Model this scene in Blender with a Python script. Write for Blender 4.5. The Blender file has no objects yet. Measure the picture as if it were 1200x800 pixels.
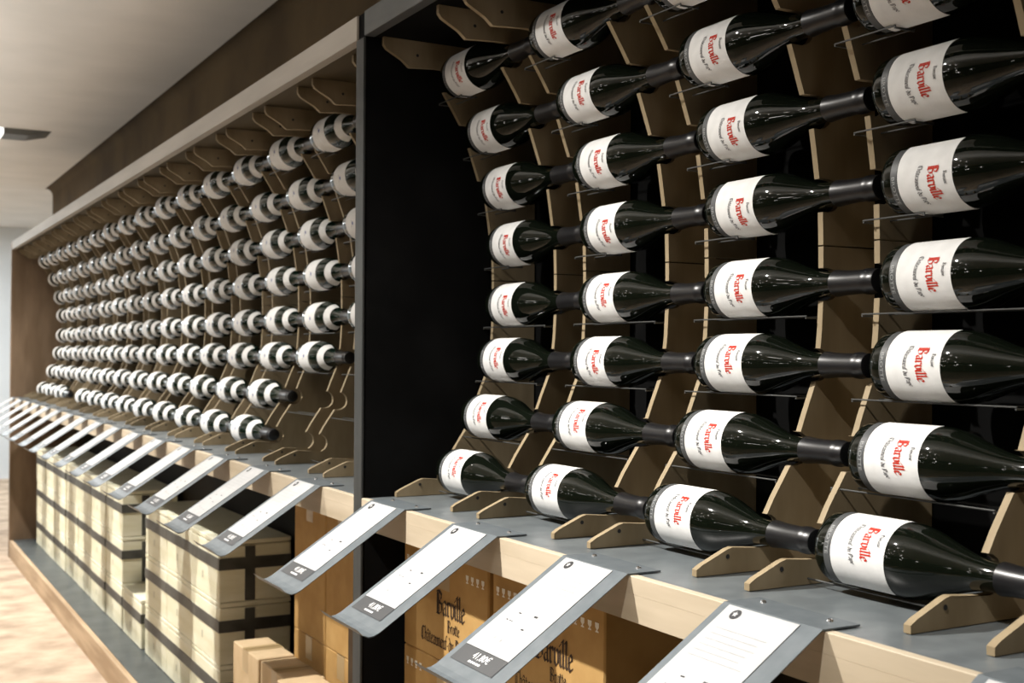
import bpy, math, random
from mathutils import Matrix, Vector
random.seed(7)
S = bpy.context.scene
COL = S.collection
H = 1.19            # eye height; z = H + V
PI = math.pi

# ---------------------------------------------------------------- materials
def nmat(name):
    m = bpy.data.materials.new(name); m.use_nodes = True
    nt = m.node_tree; b = nt.nodes['Principled BSDF']
    return m, nt, b

def plain(name, col, rough=.5, metal=0., spec=.5):
    m, nt, b = nmat(name)
    b.inputs['Base Color'].default_value = (*col, 1)
    b.inputs['Roughness'].default_value = rough
    b.inputs['Metallic'].default_value = metal
    b.inputs['Specular IOR Level'].default_value = spec
    return m

def noisy(name, c1, c2, scale=(8, 8, 8), rough=.6, detail=4., bump=0., spec=.3, metal=0., lo=.35, hi=.65):
    m, nt, b = nmat(name)
    tc = nt.nodes.new('ShaderNodeTexCoord'); mp = nt.nodes.new('ShaderNodeMapping')
    mp.inputs['Scale'].default_value = scale
    nz = nt.nodes.new('ShaderNodeTexNoise'); nz.inputs['Scale'].default_value = 1.; nz.inputs['Detail'].default_value = detail
    rp = nt.nodes.new('ShaderNodeValToRGB')
    rp.color_ramp.elements[0].position = lo; rp.color_ramp.elements[1].position = hi
    rp.color_ramp.elements[0].color = (*c1, 1); rp.color_ramp.elements[1].color = (*c2, 1)
    L = nt.links.new
    L(tc.outputs['Object'], mp.inputs['Vector']); L(mp.outputs['Vector'], nz.inputs['Vector'])
    L(nz.outputs['Fac'], rp.inputs['Fac']); L(rp.outputs['Color'], b.inputs['Base Color'])
    b.inputs['Roughness'].default_value = rough; b.inputs['Specular IOR Level'].default_value = spec
    b.inputs['Metallic'].default_value = metal
    if bump:
        bp = nt.nodes.new('ShaderNodeBump'); bp.inputs['Strength'].default_value = bump; bp.inputs['Distance'].default_value = .01
        L(nz.outputs['Fac'], bp.inputs['Height']); L(bp.outputs['Normal'], b.inputs['Normal'])
    return m

M = {}
M['glass'] = plain('bottle_glass', (.0035, .005, .003), .05, 0, .42)
M['glass'].node_tree.nodes['Principled BSDF'].inputs['Coat Weight'].default_value = .0
M['glass'].node_tree.nodes['Principled BSDF'].inputs['Coat Roughness'].default_value = .03
M['glass_green'] = plain('green_bottle_glass', (.003, .010, .006), .06, 0, .42)
M['capsule'] = plain('capsule_foil', (.008, .008, .009), .32, 0, .5)
M['label'] = noisy('label_paper', (.70, .70, .69), (.76, .76, .75), (60, 60, 60), .75, spec=.15)
M['label_red'] = plain('red_ink', (.48, .03, .014), .6, 0, .2)
M['label_grey'] = plain('grey_ink', (.07, .07, .078), .6, 0, .2)
M['label_blue'] = plain('blue_ink', (.10, .13, .32), .6, 0, .2)
M['strip'] = plain('grey_foot_strip', (.075, .078, .08), .45, 0, .4)
M['strip_ink'] = plain('pale_ink', (.35, .36, .36), .5, 0, .3)
M['ply'] = noisy('plywood', (.25, .19, .11), (.36, .285, .18), (18, 18, 5), .65, bump=.05)
M['rail'] = noisy('rail_wood', (.42, .35, .25), (.54, .46, .345), (22, 2.5, 22), .55, bump=.04)
M['fascia_far'] = noisy('pale_fascia_wood', (.34, .315, .275), (.42, .39, .345), (18, 2, 18), .6)
M['fascia_near'] = noisy('grey_fascia', (.055, .058, .058), (.075, .078, .078), (30, 8, 30), .55)
M['black'] = noisy('black_panel', (.004, .004, .004), (.007, .007, .007), (10, 10, 10), .8, spec=.04)
M['frame'] = noisy('charcoal_frame', (.032, .034, .033), (.045, .047, .045), (40, 40, 10), .6, spec=.3)
M['darkback'] = noisy('dark_back_panel', (.018, .014, .008), (.03, .024, .014), (4, 4, 4), .7, spec=.15)
M['brown'] = noisy('brown_panel', (.17, .115, .07), (.25, .175, .115), (14, 14, 3), .55, bump=.03)
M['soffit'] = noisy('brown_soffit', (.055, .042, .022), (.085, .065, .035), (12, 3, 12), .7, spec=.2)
M['shelf'] = noisy('grey_laminate', (.115, .13, .138), (.15, .168, .176), (30, 30, 30), .33, spec=.5)
M['slate'] = noisy('slate_laminate', (.055, .065, .068), (.085, .097, .10), (9, 9, 9), .4, spec=.5)
M['steel'] = noisy('grey_sheet_steel', (.10, .118, .13), (.125, .143, .155), (50, 50, 50), .45, spec=.5, metal=.1)
M['cradle'] = plain('cradle_steel', (.07, .072, .07), .5, .2)
M['screw'] = plain('screw_steel', (.75, .75, .75), .25, 1.)
M['paper'] = noisy('sign_paper', (.42, .42, .42), (.46, .46, .46), (30, 30, 30), .8, spec=.1)
M['tag'] = plain('charcoal_tag', (.045, .047, .05), .5)
M['white_ink'] = plain('white_ink', (.85, .85, .85), .6)
M['black_ink'] = plain('black_ink', (.02, .02, .022), .6)
M['faint_ink'] = plain('faint_grey_ink', (.34, .345, .35), .7)
M['pine'] = noisy('pale_pine', (.72, .69, .50), (.82, .80, .64), (6, 4, 30), .65, bump=.03)
M['strap'] = noisy('dark_band', (.045, .045, .04), (.085, .085, .075), (14, 14, 14), .5)
M['card'] = noisy('cardboard', (.44, .265, .095), (.53, .335, .13), (14, 14, 14), .75, spec=.15)
M['card_light'] = noisy('light_cardboard', (.54, .40, .235), (.63, .48, .30), (12, 12, 12), .75, spec=.15)
M['card_dark'] = noisy('dark_cardboard', (.05, .032, .018), (.07, .045, .025), (12, 12, 12), .7, spec=.15)
M['tape'] = plain('packing_tape', (.42, .30, .15), .35)
M['seam'] = plain('carton_seam', (.10, .06, .02), .9)
M['card_ink'] = plain('dark_brown_ink', (.045, .022, .008), .8)
M['icon'] = plain('white_print', (.85, .82, .74), .7)
M['ceiling'] = noisy('ceiling_paint', (.72, .705, .67), (.78, .76, .725), (3, 3, 3), .9, spec=.1)
M['wall'] = noisy('white_wall_paint', (.70, .74, .76), (.75, .79, .81), (2, 2, 2), .9, spec=.1)
M['wall_darkened'] = noisy('darkened_brown_wall', (.05, .034, .017), (.08, .055, .027), (2.5, 2.5, 2.5), .9, spec=.1)  # dark brown carries the shade over the rack, cuts bounce off unseen walls
M['floor'] = noisy('beige_floor', (.33, .25, .18), (.56, .44, .33), (6, 6, 6), .75, detail=8, spec=.25)
M['plinth_wood'] = noisy('plinth_wood', (.34, .235, .14), (.52, .385, .25), (20, 2, 20), .6)
M['lampbody'] = plain('lamp_housing', (.10, .10, .09), .5)
def emis(name, col, st):
    m, nt, b = nmat(name)
    b.inputs['Base Color'].default_value = (.8, .8, .8, 1)
    b.inputs['Emission Color'].default_value = (*col, 1); b.inputs['Emission Strength'].default_value = st
    return m
M['lampglow'] = emis('lamp_diffuser', (1, .97, .92), 1.6)

# ---------------------------------------------------------------- mesh collecting
class MB:
    def __init__(s): s.v = []; s.f = []; s.m = []; s.mats = []; s.sm = []
    def mi(s, mat):
        if mat not in s.mats: s.mats.append(mat)
        return s.mats.index(mat)
    def add(s, vs, fs, mat, smooth=False):
        o = len(s.v); k = s.mi(mat)
        s.v += [tuple(p) for p in vs]
        for f in fs: s.f.append([i + o for i in f]); s.m.append(k); s.sm.append(smooth)
        return s
    def box(s, a, b, mat, bev=0.):
        x0, y0, z0 = a; x1, y1, z1 = b
        if x0 > x1: x0, x1 = x1, x0
        if y0 > y1: y0, y1 = y1, y0
        if z0 > z1: z0, z1 = z1, z0
        if bev <= 0:
            v = [(x0,y0,z0),(x1,y0,z0),(x1,y1,z0),(x0,y1,z0),(x0,y0,z1),(x1,y0,z1),(x1,y1,z1),(x0,y1,z1)]
            return s.add(v, [(0,3,2,1),(4,5,6,7),(0,1,5,4),(1,2,6,5),(2,3,7,6),(3,0,4,7)], mat)
        # chamfered box: 24 vertices
        c = [(x0,x1),(y0,y1),(z0,z1)]; v = []; idx = {}
        for i in (0,1):
            for j in (0,1):
                for k in (0,1):
                    P = (c[0][i], c[1][j], c[2][k]); d = (1-2*i, 1-2*j, 1-2*k)
                    for ax in range(3):     # vertex lying on the face whose normal is ax
                        q = [P[t] + (0 if t == ax else d[t]*bev) for t in range(3)]
                        idx[(i,j,k,ax)] = len(v); v.append(tuple(q))
        f = []
        for ax in range(3):
            o1, o2 = [t for t in range(3) if t != ax]
            for e in (0,1):
                loop = []
                for (p, q) in ((0,0),(1,0),(1,1),(0,1)):
                    key = [0,0,0]; key[ax] = e; key[o1] = p; key[o2] = q
                    loop.append(idx[(*key, ax)])
                f.append(loop)
        for ax in range(3):                 # the 12 edges, parallel to ax
            o1, o2 = [t for t in range(3) if t != ax]
            for p in (0,1):
                for q in (0,1):
                    a0 = [0,0,0]; a0[o1] = p; a0[o2] = q; a1 = a0[:]; a1[ax] = 1
                    f.append([idx[(*a0,o1)], idx[(*a1,o1)], idx[(*a1,o2)], idx[(*a0,o2)]])
        for i in (0,1):
            for j in (0,1):
                for k in (0,1): f.append([idx[(i,j,k,0)], idx[(i,j,k,1)], idx[(i,j,k,2)]])
        return s.add(v, f, mat)
    def prism(s, prof, y0, y1, mat):
        """profile of (x, z) points extruded along y"""
        n = len(prof)
        v = [(x, y0, z) for x, z in prof] + [(x, y1, z) for x, z in prof]
        f = [list(range(n)), list(range(2*n-1, n-1, -1))] + [[i, n+i, n+(i+1) % n, (i+1) % n] for i in range(n)]
        return s.add(v, f, mat)
    def lathe_y(s, prof, mat, n=40, sgn=-1, caps=True):
        """(radius, t) profile turned round the y axis; t runs towards sgn*y"""
        v = []; f = []
        for r, t in prof:
            for i in range(n):
                a = 2*PI*i/n; v.append((r*math.cos(a), sgn*t, r*math.sin(a)))
        for j in range(len(prof)-1):
            for i in range(n):
                k = (i+1) % n; f.append((j*n+i, j*n+k, (j+1)*n+k, (j+1)*n+i))
        if caps:
            f.append(list(range(n))); f.append(list(range((len(prof)-1)*n, len(prof)*n)))
        return s.add(v, f, mat, True)
    def build(s, name, parent=None, recalc=True, sharp=None):
        me = bpy.data.meshes.new(name); me.from_pydata(s.v, [], s.f)
        for mt in s.mats: me.materials.append(mt)
        me.polygons.foreach_set('material_index', s.m)
        me.polygons.foreach_set('use_smooth', s.sm)
        if recalc:
            import bmesh
            bm = bmesh.new(); bm.from_mesh(me); bmesh.ops.recalc_face_normals(bm, faces=bm.faces); bm.to_mesh(me); bm.free()
        if any(s.sm): me.set_sharp_from_angle(angle=math.radians(40))
        me.update()
        o = bpy.data.objects.new(name, me); COL.objects.link(o)
        if parent: o.parent = parent
        return o

def tag(o, label=None, cat=None, group=None, kind=None):
    if label: o['label'] = label
    if cat: o['category'] = cat
    if group: o['group'] = group
    if kind: o['kind'] = kind
    return o
def empty(name, loc):
    o = bpy.data.objects.new(name, None); o.empty_display_size = .05; COL.objects.link(o); o.location = loc
    return o
def copy_tree(o, parent=None):
    c = o.copy(); COL.objects.link(c)
    if parent: c.parent = parent
    for ch in list(o.children): copy_tree(ch, c)
    return c

# ---------------------------------------------------------------- lettering
NIB = 40*PI/180
def minim(x): return [(x-.12,.84),(x,.95),(x,.13),(x+.13,.02)]
GL = {
 'a': (.62, [[(.05,.84),(.28,.98),(.44,.85),(.44,.13),(.57,.02)], [(.44,.56),(.12,.45),(.06,.2),(.2,.02),(.44,.16)]]),
 'r': (.52, [minim(.14), [(.14,.8),(.36,.98),(.46,.86)]]),
 'v': (.60, [[(0,.85),(.13,.97),(.13,.2),(.3,.0),(.5,.2),(.5,.82),(.36,.98)]]),
 'i': (.32, [minim(.14), [(.1,1.22),(.18,1.32)]]),
 'l': (.34, [[(.02,1.5),(.14,1.6),(.14,.13),(.27,.02)]]),
 'e': (.55, [[(.1,.46),(.44,.62),(.44,.84),(.28,.98),(.1,.82),(.1,.16),(.25,.0),(.48,.16)]]),
 'h': (.62, [[(.02,1.5),(.14,1.6),(.14,.02)], [(.14,.8),(.38,.98),(.49,.8),(.49,.2),(.36,-.12)]]),
 't': (.42, [[(.16,1.3),(.16,.13),(.32,.02)], [(0,.95),(.36,.95)]]),
 'n': (.64, [minim(.14), [(.14,.8),(.38,.98),(.5,.84),(.5,.13),(.62,.02)]]),
 'm': (.98, [minim(.14), [(.14,.8),(.36,.98),(.48,.84),(.48,.1)], [(.48,.8),(.7,.98),(.82,.84),(.82,.13),(.94,.02)]]),
 'u': (.64, [[(.02,.84),(.14,.95),(.14,.16),(.3,.0),(.5,.2)], minim(.5)]),
 'o': (.58, [[(.28,.98),(.1,.8),(.1,.18),(.28,.0),(.47,.2),(.47,.82),(.28,.98)]]),
 'f': (.42, [[(.46,1.45),(.3,1.58),(.16,1.4),(.16,0)], [(0,.95),(.38,.95)]]),
 'd': (.60, [[(.47,.8),(.28,.98),(.1,.8),(.1,.16),(.28,0),(.49,.2),(.49,.95),(.14,1.5)]]),
 'p': (.60, [[(.02,.84),(.14,.95),(.14,-.42)], [(.14,.8),(.36,.98),(.49,.8),(.49,.2),(.3,0),(.14,.15)]]),
 'B': (.98, [[(.12,1.45),(.12,.05)], [(.33,1.5),(.33,.1)], [(0,1.5),(.42,1.58),(.76,1.36),(.7,1.02),(.33,.82)], [(.33,.82),(.8,.7),(.84,.26),(.5,0),(.02,.05)]]),
 'C': (.88, [[(.8,1.36),(.5,1.55),(.14,1.3),(.1,.3),(.4,0),(.8,.2)], [(.42,1.45),(.42,.15)]]),
 'P': (.84, [[(.14,1.45),(.14,-.05)], [(0,1.5),(.4,1.58),(.75,1.3),(.7,.86),(.32,.72)], [(.34,1.5),(.34,.25)]]),
 'D': (.98, [[(.14,1.45),(.14,.05)], [(0,1.5),(.5,1.55),(.86,1.2),(.86,.36),(.5,0),(0,.05)], [(.38,1.4),(.38,.2)]]),
 '-': (.40, [[(.05,.5),(.3,.5)]]),
 ' ': (.38, []),
 '^': (0, []),
}
def blackletter(text, xh, nib=.21):
    """flat quads (list of 4 (x, y) points) of broad-nib lettering, width"""
    nx, ny = nib*math.cos(NIB)/2, nib*math.sin(NIB)/2
    x = 0; quads = []
    for ch in text:
        acc = ch == '\u00e2'
        w, st = GL['a' if acc else ch]
        st = list(st)
        if acc: st = st + [[(.1,1.15),(.26,1.38),(.42,1.15)]]
        for pl in st:
            for (a, b) in zip(pl, pl[1:]):
                q = [(a[0]-nx,a[1]-ny),(a[0]+nx,a[1]+ny),(b[0]+nx,b[1]+ny),(b[0]-nx,b[1]-ny)]
                d = (b[0]-a[0], b[1]-a[1]); ln = math.hypot(*d) or 1
                if abs(d[0]*ny-d[1]*nx)/ln < .035:   # stroke along the nib: give it a hairline
                    px, py = -d[1]/ln*.035, d[0]/ln*.035
                    q = [(a[0]-nx-px,a[1]-ny-py),(a[0]-nx+px,a[1]-ny+py),(b[0]+nx+px,b[1]+ny+py),(b[0]+nx-px,b[1]+ny-py)]
                quads.append([((x+u)*xh, v*xh) for u, v in q])
        x += w
    return quads, x*xh
def text_mesh(text, size, width=None):
    """outline letters of the built-in font as flat (verts, faces), centred on x"""
    cu = bpy.data.curves.new('text', 'FONT'); cu.body = text; cu.size = size; cu.resolution_u = 2
    ob = bpy.data.objects.new('text', cu); COL.objects.link(ob)
    bpy.context.view_layer.update()
    me = bpy.data.meshes.new_from_object(ob.evaluated_get(bpy.context.evaluated_depsgraph_get()))
    v = [(p.co.x, p.co.y) for p in me.vertices]; f = [list(p.vertices) for p in me.polygons]
    bpy.data.objects.remove(ob); bpy.data.curves.remove(cu); bpy.data.meshes.remove(me)
    xs = [p[0] for p in v]; x0, x1 = min(xs), max(xs); k = (width/(x1-x0)) if width else 1
    return [((p[0]-(x0+x1)/2)*k, p[1]) for p in v], f

# ---------------------------------------------------------------- rack geometry (x = depth to the wall, y = along the aisle, z = up)
P = .33                                     # pitch of the bottle columns
ROW0 = [(.9616,.4965),(1.0125,.3995),(1.0433,.2994),(1.0578,.1973),(1.0555,.0872),(1.0388,-.0123),(1.0053,-.1137),(.9554,-.2104)]
R = .041
ROWS = []
for l, v in ROW0:
    n = math.hypot(l, v); ROWS.append((l*(1+R/n), v*(1+R/n)))
BASE_N = .9865+.030                         # bottle base, nearest column of the near bay
BASE_F = 2.6914+.030                        # first column of the far bay
X_FRONT, X_BACK = .829, 1.19
SHELF = -.268; SOFFIT = .585
Y_DIV0, Y_DIV1 = 2.055, 2.090
Y_END = 7.42
Y_NEAR = -.55
PL_TOP, FLOOR = -1.09, -H

# rib outline
ARC = [(1.003,-.195),(1.046,-.132),(1.061,-.088),(1.086,-.028),(1.0925,.022),(1.0955,.075),(1.0955,.13),(1.094,.187),(1.079,.288),(1.064,.327),(1.041,.392),(1.02,.44),(.985,.494)]
def arc_x(v):
    if v <= ARC[0][1]: return ARC[0][0]
    for (a, b) in zip(ARC, ARC[1:]):
        if a[1] <= v <= b[1]: return a[0]+(b[0]-a[0])*(v-a[1])/(b[1]-a[1])
    return ARC[-1][0]
NR = .0212
def rib_profile(lower):
    SEAM = .1405
    pts = []
    def notch(row):
        ax, av = ROWS[row]; ax = ax+.006
        pts.append((max(arc_x(av-NR), ax-.05) if 0 < row < 7 else (1.005 if row == 7 else arc_x(av-NR)), av-NR))
        for k in range(9):
            a = -PI/2+PI*k/8; pts.append((ax+NR*math.cos(a)*1.0, av+NR*math.sin(a)))
        pts.append((arc_x(av+NR) if row > 0 else .968, av+NR))
    if lower:
        pts += [(X_BACK-.004, SHELF+.001), (.893, SHELF+.001), (.893,-.259), (.901,-.254), (.940,-.2375), (.948,-.2355)]
        for row in (7,6,5,4):
            notch(row)
            if row > 4:
                lo = ROWS[row][1]+NR; hi = ROWS[row-1][1]-NR
                for k in (1,2): t = lo+(hi-lo)*k/3; pts.append((arc_x(t), t))
        pts += [(arc_x(SEAM-.001), SEAM-.001), (X_BACK-.004, SEAM-.001)]
    else:
        pts += [(X_BACK-.004, SEAM+.001), (arc_x(SEAM+.001), SEAM+.001)]
        for row in (3,2,1,0):
            notch(row)
            if row > 0:
                lo = ROWS[row][1]+NR; hi = ROWS[row-1][1]-NR
                for k in (1,2): t = lo+(hi-lo)*k/3; pts.append((arc_x(t), t))
        pts += [(.914,.533), (.900,.545), (.868,.562), (.862,.570), (.862, SOFFIT-.001), (X_BACK-.004, SOFFIT-.001)]
    return [(x, H+v) for x, v in pts]
RIB_LO, RIB_UP = rib_profile(True), rib_profile(False)
def make_rib(prof, name, parent, proto={}):
    key = name
    if key not in proto:
        mb = MB(); mb.prism(prof, -.0045, .0045, M['ply'])
        xs = .915 if name == 'lower_rib' else .905
        zs = H-.252 if name == 'lower_rib' else H+.557
        for sx in (-.0052, .0052):          # screw head near the tip
            mb.add([(xs+.025+.003*math.cos(a*PI/4), sx, zs+(.006 if name=='lower_rib' else 0)+.003*math.sin(a*PI/4)) for a in range(8)], [list(range(8))], M['black_ink'])
        proto[key] = mb.build(name, None).data
        o = [x for x in bpy.data.objects if x.data == proto[key]][0]; o.parent = parent
        return o
    o = bpy.data.objects.new(name, proto[key]); COL.objects.link(o); o.parent = parent
    return o
CRADLE = {}
def make_cradle(row, y_base_rib, parent):
    if row not in CRADLE:
        ax, av = ROWS[row]; rr = R+.0025; a = math.radians(20)
        zc = H+av-rr*math.cos(a); xo = rr*math.sin(a); q = .0010; ye = -.085 if row < 4 else -.2235
        mb = MB()                               # a bent wire: two rails under the bottle, joined at both ends
        for x in (-xo, xo): mb.box((ax+x-q, ye, zc-q), (ax+x+q, .0115, zc+q), M['cradle'], .0006)
        for y in (ye, .0087): mb.box((ax-xo-q, y, zc-q-.0022), (ax+xo+q, y+2*q, zc-q-.0001), M['cradle'])
        o = mb.build('bottle_cradle', parent); CRADLE[row] = o.data
    else:
        o = bpy.data.objects.new('bottle_cradle', CRADLE[row]); COL.objects.link(o); o.parent = parent
    o.location.y = y_base_rib
    return o

def bx(name, parent, a, b, mat, bev=0.):
    mb = MB(); mb.box((a[0],a[1],H+a[2]), (b[0],b[1],H+b[2]), mat, bev)
    return mb.build(name, parent)

def bay(label, y0, y1, fascia, near):
    t = tag(empty('wine_rack', (0,0,0)), label, 'wine rack')
    side = M['black']
    bx('back_panel', t, (X_BACK, y0, SHELF-.04), (X_BACK+.02, y1, SOFFIT+.045), M['black'] if near else M['darkback'])
    bx('soffit_board', t, (X_FRONT+.022, y0, SOFFIT), (X_BACK, y1, SOFFIT+.04), M['black'] if near else M['soffit'])
    bx('fascia_board', t, (X_FRONT, y0, SOFFIT-.001), (X_FRONT+.021, y1, SOFFIT+.045), fascia, .001)
    bx('display_shelf', t, (X_FRONT+.0125, y0, SHELF-.02), (X_BACK, y1, SHELF), M['shelf'])
    bx('front_rail', t, (X_FRONT, y0+(.0 if not near else 0), SHELF-.054), (X_FRONT+.035, y1, SHELF-.021), M['rail'])
    mb = MB(); mb.box((X_FRONT, y0, H+SHELF-.0215), (X_FRONT+.012, y1, H+SHELF+.0005), M['rail'], .0008); mb.build('shelf_edging', t)
    bx('lower_back_panel', t, (X_BACK, y0, PL_TOP), (X_BACK+.02, y1, SHELF-.041), M['darkback'])
    bx('plinth_top', t, (X_FRONT+.02, y0, PL_TOP-.015), (X_BACK, y1, PL_TOP), M['slate'])
    bx('plinth_board', t, (X_FRONT, y0, FLOOR), (X_FRONT+.0195, y1, PL_TOP+.001), M['plinth_wood'], .002)
    return t

near = bay('near bay of the wall rack with charcoal frame and black lining, holding red-lettered bottles', Y_NEAR, Y_DIV0-.001, M['fascia_near'], True)
far = bay('long far bay of the wall rack with pale wooden fascia and brown end panel', Y_DIV1+.001, Y_END, M['fascia_far'], False)
# upright between the bays belongs to the near bay
mb = MB(); mb.box((X_FRONT+.004, Y_DIV0, H+FLOOR), (X_BACK+.02, Y_DIV1, H+SOFFIT+.045), M['black'])
mb.build('dividing_panel', near)
mb = MB(); mb.box((X_FRONT-.001, Y_DIV0-.001, H+FLOOR), (X_FRONT+.0038, Y_DIV1+.0008, H+SOFFIT-.003), M['frame'], .001)
mb.build('divider_edge', near)
bx('side_panel', near, (X_FRONT, Y_NEAR-.02, FLOOR), (X_BACK, Y_NEAR-.001, SOFFIT+.045), M['black'])
bx('end_panel', far, (X_FRONT-.002, Y_END+.001, FLOOR), (X_BACK+.02, Y_END+.04, SOFFIT+.045), M['brown'], .001)

near_cols = [0,1,2,3]                       # bottles in view
for k in range(-1, 4):
    yb = 1.054 + P*k
    if k <= 3:
        for nm, pr in (('lower_rib', RIB_LO), ('upper_rib', RIB_UP)):
            o = make_rib(pr, nm, near); o.location.y = yb if yb < Y_DIV0-.006 else Y_DIV0-.006
            o = make_rib(pr, nm, near); o.location.y = .820 + P*k if k >= 0 else .49
for k in range(4):
    for r in range(8): make_cradle(r, 1.054+P*k, near)
off = BASE_F-BASE_N
for k in range(-1, 15):
    for nm, pr in (('lower_rib', RIB_LO), ('upper_rib', RIB_UP)):
        o = make_rib(pr, nm, far); o.location.y = 1.054+off+P*k
        o = make_rib(pr, nm, far); o.location.y = .820+off+P*k
for k in range(-1, 3):
    for r in range(8): make_cradle(r, 1.054+off+P*k, far)

# ---------------------------------------------------------------- bottles
PROFILE = [(.0,.012),(.018,.010),(.028,.004),(.033,.0),(.0372,.0015),(.0398,.005),(.0408,.010),(.041,.016),(.041,.110),(.0401,.121),(.0370,.135),(.0323,.149),(.0272,.163),(.0226,.177),(.0190,.189),(.0170,.199),(.0157,.209),(.0150,.225),(.0146,.255)]
def cyl(mb, r0, r1, t0, t1, a0, a1, mat, n=36, thick=.0004):
    """a sheet wrapped on the bottle: angle 0 faces the aisle (-x), positive turns upward"""
    v = []; f = []
    m = 4
    for j in range(m+1):
        t = t0+(t1-t0)*j/m; r = r0+(r1-r0)*j/m
        for i in range(n+1):
            a = a0+(a1-a0)*i/n; v.append((-r*math.cos(a), -t, r*math.sin(a)))
    for j in range(m):
        for i in range(n): f.append((j*(n+1)+i, j*(n+1)+i+1, (j+1)*(n+1)+i+1, (j+1)*(n+1)+i))
    mb.add(v, f, mat, True)
def wrap(mb, quads, r, a_c, t_base, mat, width):
    """lettering reading downward round the bottle; its up direction points to the neck; a_c = angle of its centre"""
    for q in quads:
        v = []
        for x, y in q:
            a = a_c-(x-width/2)/r
            v.append((-r*math.cos(a), -(t_base+y), r*math.sin(a)))
        mb.add(v, [list(range(len(v)))], mat)
def arch(quads, width, lift):
    return [[(x, y+lift*(1-(2*x/width-1)**2)) for x, y in q] for q in quads]

def bottle_near():
    t = empty('wine_bottle', (0,0,0))
    mb = MB(); mb.lathe_y(PROFILE, M['glass'], 48); mb.build('glass_body', t)
    mb = MB(); mb.lathe_y([(.0,.225),(.0171,.2252),(.0168,.228),(.0156,.240),(.0151,.255),(.0149,.276),(.0162,.2765),(.0164,.284),(.0152,.286),(.0150,.296),(.0135,.2972),(.0,.2972)], M['capsule'], 32, caps=False)
    mb.build('capsule', t)
    mb = MB(); cyl(mb, R+.0004, R+.0004, .030, .108, -1.42, 1.42, M['label'])
    lab = mb.build('label', t, recalc=False)
    mb = MB(); r = R+.0008
    q, w = blackletter('Barville', .0094, .25); wrap(mb, arch(q, w, -.002), r, .02, .0755, M['label_red'], w)
    q, w = blackletter('Domaine', .0032, .17); wrap(mb, arch(q, w, -.0012), r, .14, .0965, M['label_grey'], w)
    q, w = blackletter('Ch\u00e2teauneuf du Pape', .0043, .18); wrap(mb, arch(q, w, -.006), r, -.02, .0615, M['label_grey'], w)
    mb.build('lettering', lab, recalc=False)
    mb = MB(); cyl(mb, R+.0003, R+.0003, .0195, .0292, -1.3, 1.3, M['strip'])
    st = mb.build('foot_strip', t, recalc=False); st['label'] = 'grey strip with maker name'
    mb = MB(); v, f = text_mesh('BROTTE', .0066, .034)
    mb.add([(-r*math.cos(-.05-x/r), -(.0218+y), r*math.sin(-.05-x/r)) for x, y in v], f, M['strip_ink'])
    mb.build('lettering', st, recalc=False)
    return t
def bottle_far():
    t = empty('wine_bottle', (0,0,0))
    mb = MB(); mb.lathe_y(PROFILE, M['glass_green'], 36); mb.build('glass_body', t)
    mb = MB(); mb.lathe_y([(.0,.225),(.0171,.2252),(.0168,.228),(.0156,.240),(.0151,.255),(.0149,.276),(.0162,.2765),(.0164,.284),(.0152,.286),(.0150,.296),(.0135,.2972),(.0,.2972)], M['capsule'], 24, caps=False)
    mb.build('capsule', t)
    mb = MB(); cyl(mb, R+.0004, R+.0004, .030, .106, -1.75, 1.75, M['label'], 32)
    lab = mb.build('label', t, recalc=False)
    mb = MB(); r = R+.0009
    v, f = [], []                              # small round emblem with a foot
    for k in range(12): a = 2*PI*k/12; v.append((.0045*math.cos(a), .0045*math.sin(a)))
    mb.add([(-r*math.cos(x/r), -(.074+y), r*math.sin(x/r)) for x, y in v], [list(range(12))], M['label_blue'])
    mb.add([(-r*math.cos(x/r), -(.066+y), r*math.sin(x/r)) for x, y in ((-.008,-.0008),(.008,-.0008),(.008,.0008),(-.008,.0008))], [(0,1,2,3)], M['label_grey'])
    mb.build('emblem', lab, recalc=False)
    mb = MB(); 
    cyl(mb, .0327, .0240, .149, .1735, -1.7, 1.7, M['label'], 28)
    mb.build('shoulder_label', t, recalc=False)
    return t

ORD = ['first','second','third','fourth','fifth','sixth','seventh','eighth','ninth','tenth','eleventh','twelfth','thirteenth','fourteenth','fifteenth','sixteenth','seventeenth']
ROWN = ['top row','second row down','third row down','fourth row down','fifth row down','sixth row down','seventh row down','bottom row']
ROLL = [-10,-10,-10,-14,-2,4,14,24]
pn = bottle_near(); first = True
colname = ['column farthest from the black divider','third column from the black divider','second column from the black divider','column beside the black divider']
for k in range(4):
    for r in range(8):
        b = pn if first else copy_tree(pn); first = False
        ax, av = ROWS[r]
        b.location = (ax, BASE_N+P*k, H+av)
        b.rotation_euler.y = math.radians(ROLL[r]+random.uniform(-6, 6))
        tag(b, 'dark wine bottle with red-lettered label, %s, %s' % (ROWN[r], colname[k]), 'bottle', 'red-lettered bottles in the near bay')
pf = bottle_far(); first = True
empty_slots = {(5,0),(6,0),(6,1),(7,0),(7,1),(7,11)}
for k in range(15):
    for r in range(8):
        if (r, k) in empty_slots: continue
        b = pf if first else copy_tree(pf); first = False
        ax, av = ROWS[r]
        b.location = (ax, BASE_F+P*k, H+av)
        b.rotation_euler.y = math.radians(random.uniform(-8, 8))
        tag(b, 'green wine bottle with two white labels, %s, %s column past the divider' % (ROWN[r], ORD[k]), 'bottle', 'white-labelled bottles in the far bay')

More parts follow.
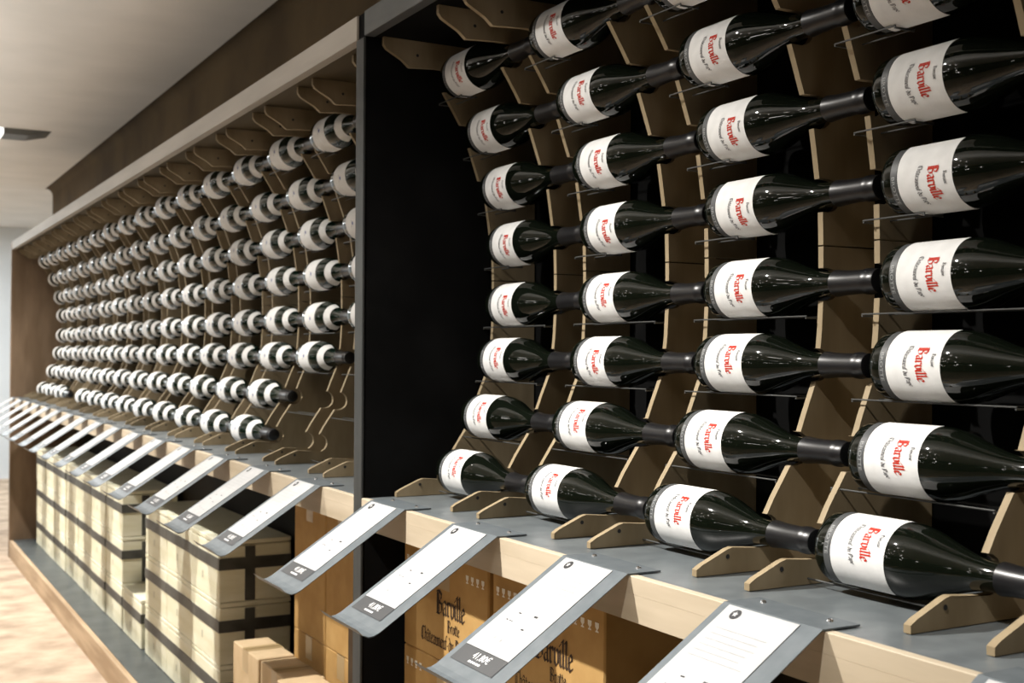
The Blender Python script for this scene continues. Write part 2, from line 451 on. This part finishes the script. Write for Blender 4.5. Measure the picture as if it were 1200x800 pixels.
# ---------------------------------------------------------------- price signs on the shelf edge
def make_sign():
    t = empty('price_sign', (0,0,0))
    # profile in (x, z) relative to the shelf's front top edge; plate 2 mm
    top = [(.046,.0022),(-.0030,.0022),(-.186,-.117),(-.194,-.1205),(-.202,-.1215),(-.211,-.118),(-.219,-.110)]
    w = .0745
    bot = []
    for i, (x, z) in enumerate(top):
        a = top[max(0,i-1)]; b = top[min(len(top)-1,i+1)]
        d = Vector((b[0]-a[0], b[1]-a[1])).normalized(); bot.append((x+d[1]*.0018, z-d[0]*-.0018 if False else z+d[0]*.0018))
    mb = MB(); n = len(top); v = []
    for y in (-w, w):
        for x, z in top: v.append((x, y, z))
        for x, z in bot: v.append((x, y, z))
    f = []
    for i in range(n-1):
        f.append((i, i+1, 2*n+i+1, 2*n+i)); f.append((n+i, n+i+1, 3*n+i+1, 3*n+i))
        f.append((i, i+1, n+i+1, n+i)); f.append((2*n+i, 2*n+i+1, 3*n+i+1, 3*n+i))
    f.append((0, n, 3*n, 2*n)); f.append((n-1, 2*n-1, 4*n-1, 3*n-1))
    mb.add(v, f, M['steel']); mb.build('plate', t)
    # frame of the slope: u towards -y (reads left to right from the aisle), d down the slope
    o = Vector((-.003, 0, .0022)); d = Vector((-.183, 0, -.1192)).normalized(); u = Vector((0,-1,0)); nn = Vector((-.1192*-1*-1, 0, .190)); nn = Vector((-.1192,0,.183)).normalized()
    def pt(x, dn, h): return tuple(o+u*x+d*dn+nn*h)
    def quad(mb, x0, x1, d0, d1, h, mat): mb.add([pt(x0,d0,h),pt(x1,d0,h),pt(x1,d1,h),pt(x0,d1,h)], [(0,1,2,3)], mat)
    mb = MB(); x0, x1 = -.062, .046
    vs = [pt(x,dd,h) for h in (.0004,.0010) for x, dd in ((x0,.003),(x1,.003),(x1,.176),(x0,.176))]
    mb.add(vs, [(0,1,2,3),(4,5,6,7),(0,1,5,4),(1,2,6,5),(2,3,7,6),(3,0,4,7)], M['paper'])
    pap = mb.build('paper', t)
    mb = MB(); h = .0014
    cx, cd = x0+.021, .014
    ring = [pt(cx+.0072*math.cos(a*PI/12), cd+.0072*math.sin(a*PI/12), h) for a in range(24)]
    mb.add(ring, [list(range(24))], M['black_ink'])
    star = [pt(cx+(.0042 if a % 2 == 0 else .0022)*math.cos(a*PI/5-PI/2), cd+(.0042 if a % 2 == 0 else .0022)*math.sin(a*PI/5-PI/2), h+.0004) for a in range(10)]
    mb.add(star, [list(range(10))], M['paper'])
    mb.build('round_badge', pap, recalc=False)
    rnd = random.Random(3)
    def word(x, dd, ww, hh, mt, nm='printed_word'):
        mk = MB(); quad(mk, x, x+ww, dd, dd+hh, h, M[mt]); mk.build(nm, pap, recalc=False)
    for i in range(6):                        # faint lines of text
        word(x0+.012, .036+.0085*i, x1-x0-.024-rnd.uniform(0,.02), .0008, 'faint_ink', 'printed_line')
    for (x, dd, ww, hh, mt) in ((-.030,.107,.006,.0018,'black_ink'),(.004,.104,.008,.0030,'black_ink'),(-.040,.122,.004,.0016,'label_grey'),(-.033,.1225,.009,.0009,'label_grey'),
                                (.006,.128,.006,.0022,'black_ink'),(.014,.127,.009,.0009,'faint_ink'),(-.030,.150,.008,.005,'faint_ink'),(-.012,.152,.007,.005,'faint_ink'),(.006,.155,.018,.0025,'faint_ink')):
        word(x, dd, ww, hh, mt)
    mb = MB(); quad(mb, x0, x1, .1765, .2035, .0008, M['tag'])
    tg = mb.build('price_strip', t, recalc=False)
    mb = MB(); v, f = text_mesh('41,80\u20ac', .0150, .040)
    mb.add([pt(-.004+x, .1915-y, .0013) for x, y in v], f, M['white_ink'])
    for i in range(5): quad(mb, -.022+.006*i, -.0175+.006*i, .1955, .1985, .0013, M['white_ink'])
    mb.build('price', tg, recalc=False)
    for y in (-.05, .05):
        mb = MB(); mb.add([(.030+.0035*math.cos(a*PI/5)*q, y+.0035*math.sin(a*PI/5)*q, z) for q, z in ((1,.0022),(.8,.0042),(.3,.0048)) for a in range(10)],
              [[j*10+a, j*10+(a+1) % 10, (j+1)*10+(a+1) % 10, (j+1)*10+a] for j in (0,1) for a in range(10)]+[list(range(20,30))], M['screw'])
        mb.build('screw', t)
    return t
ps = make_sign()
ys = [.9375+P*k for k in range(-1, 4)] + [2.334+P*k for k in range(0, 16)]
for i, y in enumerate(ys):
    b = ps if i == 0 else copy_tree(ps)
    b.location = (X_FRONT, y, H+SHELF+.0008)
    b.rotation_euler.z = random.uniform(-.008, .008)
    if i < 5:
        lb = ['sloping steel price sign cut off at the lower right corner of the photo',
              'steel price sign with white sheet, second from the right end of the shelf',
              'steel price sign over the brown carton, third from the right end of the shelf',
              'steel price sign hanging before the left carton, fourth from the right end of the shelf',
              'steel price sign fixed just right of the black divider'][i]
    else:
        lb = 'steel price sign on the far shelf, %s past the black divider' % (['first','second','third','fourth','fifth','sixth','seventh','eighth','ninth','tenth','eleventh','twelfth','thirteenth','fourteenth','fifteenth','sixteenth'][i-5])
    tag(b, lb, 'sign', 'price signs along the shelf edge')

# ---------------------------------------------------------------- wooden cases in the far bay
CW, CD, CH = .326, .215, .180
def make_case():
    t = empty('wooden_case', (0,0,0))
    mb = MB(); mb.box((0,-CW/2,.0), (CD,CW/2,CH-.016), M['pine'], .003); mb.build('crate', t)
    mb = MB(); mb.box((-.001,-CW/2-.001,CH-.0135), (CD,CW/2+.001,CH-.0005), M['pine'], .002); mb.build('lid', t)
    mb = MB()                                   # dark strap running round the case, with its two vertical returns
    e = .0022; z0, z1 = .094, .128
    for a, b in (((-e,-CW/2-e,z0),(0,CW/2+e,z1)), ((0,-CW/2-e,z0),(CD,-CW/2,z1)), ((0,CW/2,z0),(CD,CW/2+e,z1))): mb.box(a, b, M['strap'])
    mb.box((.075,-CW/2-e,.002),(.105,-CW/2-.0002,z0), M['strap']); mb.box((.075,-CW/2-e,z1),(.105,-CW/2-.0002,CH-.02), M['strap'])
    mb.build('strap', t)
    mb = MB()                                   # worn print on the front
    for (y, z, w, h) in ((.03,.045,.014,.022),):
        mb.add([(-.0006,y,z),(-.0006,y-w,z),(-.0006,y-w,z+h),(-.0006,y,z+h)], [(0,1,2,3)], M['faint_case'])
    mb.build('print', t, recalc=False)
    return t
M['faint_case'] = plain('faint_stamp', (.50, .48, .36), .8)
pc = make_case(); first = True
lvl = ['bottom layer','middle layer','top layer']
def place_case(y, level, label, x=.951):
    global first
    b = pc if first else copy_tree(pc); first = False
    b.location = (x+random.uniform(-.002,.002), y, H+PL_TOP+.0006+level*(CH+.0006))
    tag(b, label, 'crate', 'strapped wooden wine cases under the far shelf')
for i in range(3):
    for l in range(3):
        place_case(3.44+CW/2+i*(CW+.003), l, 'pale strapped wooden case, nearest stack, %s, %s' % (lvl[l], ['nearest the cartons','middle of its layer','next to the single low case'][i]))
place_case(4.645, 0, 'single pale wooden case standing low between two taller stacks')
for i in range(7):
    for l in range(3):
        place_case(4.997+i*.348, l, 'pale strapped wooden case in the long far stack, %s, %s case along' % (lvl[l], ORD[i]))

# ---------------------------------------------------------------- cartons
def carton(name, x0, x1, y0, y1, v0, v1, mat, label, cat='carton', group=None, printed=False, taped=True, plainbox=False):
    t = tag(empty(name, (x0, (y0+y1)/2, H+v0)), label, cat, group)
    w = y1-y0; h = v1-v0; d = x1-x0
    mb = MB(); mb.box((0,-w/2,0), (d,w/2,h), mat, .0025); mb.build('box', t)
    if taped:                                   # closing seam and tape over the top, running down the ends
        mb = MB(); yy = 0
        mb.add([(.0,yy-.024,h+.0005),(d,yy-.024,h+.0005),(d,yy+.024,h+.0005),(.0,yy+.024,h+.0005)], [(0,1,2,3)], M['tape'])
        mb.add([(-.0005,yy-.024,h),(-.0005,yy+.024,h),(-.0005,yy+.024,h-.06),(-.0005,yy-.024,h-.06)], [(0,1,2,3)], M['tape'])
        mb.build('tape', t, recalc=False)
        mb = MB(); mb.add([(.0,yy-.0015,h+.0009),(d,yy-.0015,h+.0009),(d,yy+.0015,h+.0009),(.0,yy+.0015,h+.0009)], [(0,1,2,3)], M['seam']); mb.build('seam', t, recalc=False)
    if printed:
        def put(quads, wd, cy, cz, mat, mb):
            for q in quads: mb.add([(-.0007, -(cy+x-wd/2), cz+y) for x, y in q], [list(range(len(q)))], mat)
        mb = MB(); k = w/.325
        q, wd = blackletter('Barville', .025*k, .24); put(q, wd, .028, h*.44, M['card_ink'], mb)
        q, wd = blackletter('Brotte', .013*k, .2); put(q, wd, .04, h*.30, M['card_ink'], mb)
        q, wd = blackletter('Ch\u00e2teauneuf-du-Pape', .0155*k, .18); put(q, wd, -.0, h*.13, M['card_ink'], mb)
        mb.build('lettering', t, recalc=False)
        for side in (-1, 1):
            for i in range(4):
                cy = side*(w/2-.018-.0185*i); cz = h-.034
                v = [(-.004,.0),(.004,.0),(.004,.0018),(.0014,.0026),(.0014,.004),(.0046,.007),(.005,.0135),(-.005,.0135),(-.0046,.007),(-.0014,.004),(-.0014,.0026),(-.004,.0018)]
                mb = MB(); mb.add([(-.0007, cy+x, cz+z) for x, z in v], [(0,1,2,3,10,11), (3,4,9,10), (4,5,8,9), (5,6,7,8)], M['icon'])
                mb.build('glass_mark', t, recalc=False)
    return t
G = 'printed brown wine cartons under the near shelf'
th = .185
for (y0, y1, nm) in ((1.693, 2.022, 'beside the black divider'), (1.357, 1.678, 'away from the divider')):
    for l in range(4):
        carton('wine_carton', .902, 1.180, y0, y1, PL_TOP+.0006+l*(th+.0006), PL_TOP+.0006+l*(th+.0006)+th, M['card'],
               'printed brown wine carton %s, %s of its stack' % (nm, ['bottom','second from bottom','third from bottom','top'][l]), group=G, printed=l >= 2)
# plain cartons standing behind, beyond the divider
th2 = .355
for i, (y0, y1) in enumerate(((2.63,2.84),(2.845,3.08),(2.42,2.625))):
    for l in range(2):
        carton('tall_carton', 1.053, 1.186, y0, y1, PL_TOP+.0006+l*(th2+.0006), PL_TOP+.0006+l*(th2+.0006)+th2, M['card'],
               'tall plain brown carton past the divider, %s, %s' % (['upper' if l else 'lower', ['middle one','one nearest the wooden cases','one hidden close to divider'][i]][0], ['middle of three','nearest the wooden cases','closest to the divider'][i]),
               group='tall brown cartons beyond the divider')
# pale cartons on the plinth in front
carton('pale_carton', .95, 1.05, 3.065, 3.295, PL_TOP+.0006, -.805, M['card_light'], 'pale carton low on the plinth beside the wooden cases, farthest of three', group='pale cartons on the plinth')
carton('pale_carton', .955, 1.05, 2.83, 3.058, PL_TOP+.0006, -.808, M['card_light'], 'pale carton low on the plinth, middle one of three in line', group='pale cartons on the plinth')
carton('pale_carton', .915, 1.02, 2.56, 2.80, PL_TOP+.0006, -.79, M['card_light'], 'pale carton low on the plinth, nearest of three, at the lower edge', group='pale cartons on the plinth')
t = carton('dark_carton', .875, .99, 2.10, 2.235, PL_TOP+.0006, -.545, M['card_dark'], 'narrow dark carton with two white labels against the divider foot', taped=False)
hh = .545
for (z0, z1, y0, y1) in ((.455,.495,-.066,-.015),(.05,.425,-.066,-.018)):
    mb = MB(); mb.add([(-.001,y0,z0),(-.001,y1,z0),(-.001,y1,z1),(-.001,y0,z1)], [(0,1,2,3)], M['label'])
    mb.build('white_label', t, recalc=False)

# ---------------------------------------------------------------- the room
def struct(name, mb, mat=None):
    o = mb.build(name); o['kind'] = 'structure'; return o
ZC = 1.15
mb = MB(); mb.box((-4,-3,-.1), (1.4,12.2,0), M['floor']); struct('floor', mb)
mb = MB(); mb.box((-4,-3,H+ZC), (3.2,12.2,H+ZC+.1), M['ceiling']); struct('ceiling', mb)
# wall behind the rack: shade put into its brown colour, coved into the ceiling
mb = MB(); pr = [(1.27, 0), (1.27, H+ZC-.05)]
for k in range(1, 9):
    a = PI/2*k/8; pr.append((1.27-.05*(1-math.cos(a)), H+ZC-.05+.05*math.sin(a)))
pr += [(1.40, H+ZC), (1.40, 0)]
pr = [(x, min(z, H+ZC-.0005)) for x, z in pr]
mb.prism(pr, -3, 9.0, M['wall_darkened']); struct('wall_right', mb)
mb = MB(); mb.box((-4,12.0,0), (3.2,12.2,H+ZC), M['wall']); struct('wall_far', mb)
mb = MB(); mb.box((-4.1,-3,0), (-4,12.2,H+ZC), M['wall_darkened']); struct('wall_left', mb)
mb = MB(); mb.box((3.2,9.0,0), (3.3,12.2,H+ZC), M['wall']); struct('wall_end', mb)
mb = MB(); mb.box((-4,-3.1,0), (1.4,-3,H+ZC), M['wall_darkened']); struct('wall_near', mb)

# ceiling light seen at the left edge
t = tag(empty('ceiling_light', (.68, 6.75, H+ZC)), 'rectangular ceiling light with bright panel and dark housing, at the left edge', 'ceiling light')
mb = MB(); v = [(.02,-.11,0),(.25,-.11,0),(.25,.11,0),(.02,.11,0),(.02,-.09,-.028),(.14,-.09,-.028),(.14,.09,-.028),(.02,.09,-.028)]
mb.add(v, [(0,1,2,3),(4,5,6,7),(0,1,5,4),(1,2,6,5),(2,3,7,6),(3,0,4,7)], M['lampbody']); mb.build('housing', t)
mb = MB(); mb.box((-.35,-.10,-.035), (.018,.10,-.0005), M['lampglow'], .004); mb.build('diffuser', t)

# ---------------------------------------------------------------- light
def spot(x, y, v, tx, ty, tv, power, size, blend=.6, rad=.03, col=(1,.96,.9)):
    l = bpy.data.lights.new('spot_light', 'SPOT'); l.energy = power; l.spot_size = math.radians(size); l.spot_blend = blend
    l.shadow_soft_size = rad; l.color = col
    o = bpy.data.objects.new('spot_light', l); COL.objects.link(o); o.location = (x, y, H+v)
    o.rotation_euler = (Vector((tx,ty,H+tv))-Vector((x,y,H+v))).to_track_quat('-Z','Y').to_euler()
    return o
def point(x, y, v, power, rad, col=(1,.95,.88)):
    l = bpy.data.lights.new('bulb', 'POINT'); l.energy = power; l.shadow_soft_size = rad; l.color = col
    o = bpy.data.objects.new('bulb', l); COL.objects.link(o); o.location = (x, y, H+v); return o
for y, pw in ((.56, 85), (1.845, 265), (3.13, 190), (4.414, 215), (5.70, 215), (6.98, 215)):
    spot(-.10, y, 1.08, .66, y-(.42 if y == 1.845 else .03), -.84, pw, 88 if y == 1.845 else 82, 1., .02)
# added spots over mid aisle, lighting the floor for bounce onto the ceiling
for y in (-1.2, .6, 2.6, 4.6, 6.6, 8.6):
    spot(-1.25, y, 1.12, -1.25, y, -1., 22, 76, .5, .05)
# added strip light that brightens the ceiling from below, out of the frame
l = bpy.data.lights.new('ceiling_fill', 'AREA'); l.shape = 'RECTANGLE'; l.size = .06; l.size_y = 9.; l.energy = 30; l.color = (1, .97, .92)
o = bpy.data.objects.new('ceiling_fill', l); COL.objects.link(o); o.location = (-.05, 5.2, H+.80)
o.rotation_euler = (0, PI+math.radians(20), 0)
# small bulbs scattered down the shop, out of the frame to the left and behind
rb = random.Random(5)
for i in range(54):
    point(rb.uniform(-2.6,-.6), rb.uniform(.8,7.2), rb.choice((rb.uniform(.1,.5), rb.uniform(.5,1.1))), .5, .024)
a = bpy.data.lights.new('far_glow', 'AREA'); a.energy = 170; a.size = 2.2; a.color = (.92,.97,1)
o = bpy.data.objects.new('far_glow', a); COL.objects.link(o); o.location = (-.6, 10.2, H+ZC-.06)

w = bpy.data.worlds.new('World'); S.world = w; w.use_nodes = True
w.node_tree.nodes['Background'].inputs[0].default_value = (.8,.85,.9,1); w.node_tree.nodes['Background'].inputs[1].default_value = .05

# ---------------------------------------------------------------- camera
yaw, pitch, roll = .508192, .00991, .005
fwd = Vector((math.sin(yaw)*math.cos(pitch), math.cos(yaw)*math.cos(pitch), math.sin(pitch)))
right = Vector((math.cos(yaw), -math.sin(yaw), 0)); up = right.cross(fwd)
r2 = right*math.cos(roll)+up*math.sin(roll); u2 = up*math.cos(roll)-right*math.sin(roll)
cam = bpy.data.cameras.new('camera'); cam.sensor_width = 36; cam.lens = 1400/1200*36; cam.clip_start = .02; cam.dof.use_dof = True; cam.dof.focus_distance = 1.6; cam.dof.aperture_fstop = 10
co = bpy.data.objects.new('camera', cam); COL.objects.link(co)
mw = Matrix.Identity(4)
for i in range(3): mw[i][0] = r2[i]; mw[i][1] = u2[i]; mw[i][2] = -fwd[i]
mw[2][3] = H
co.matrix_world = mw
S.camera = co
vs = S.view_settings; vs.view_transform = 'Standard'; vs.look = 'None'; vs.gamma = 1; vs.use_curve_mapping = False; vs.exposure = .16
S.cycles.max_bounces = 8
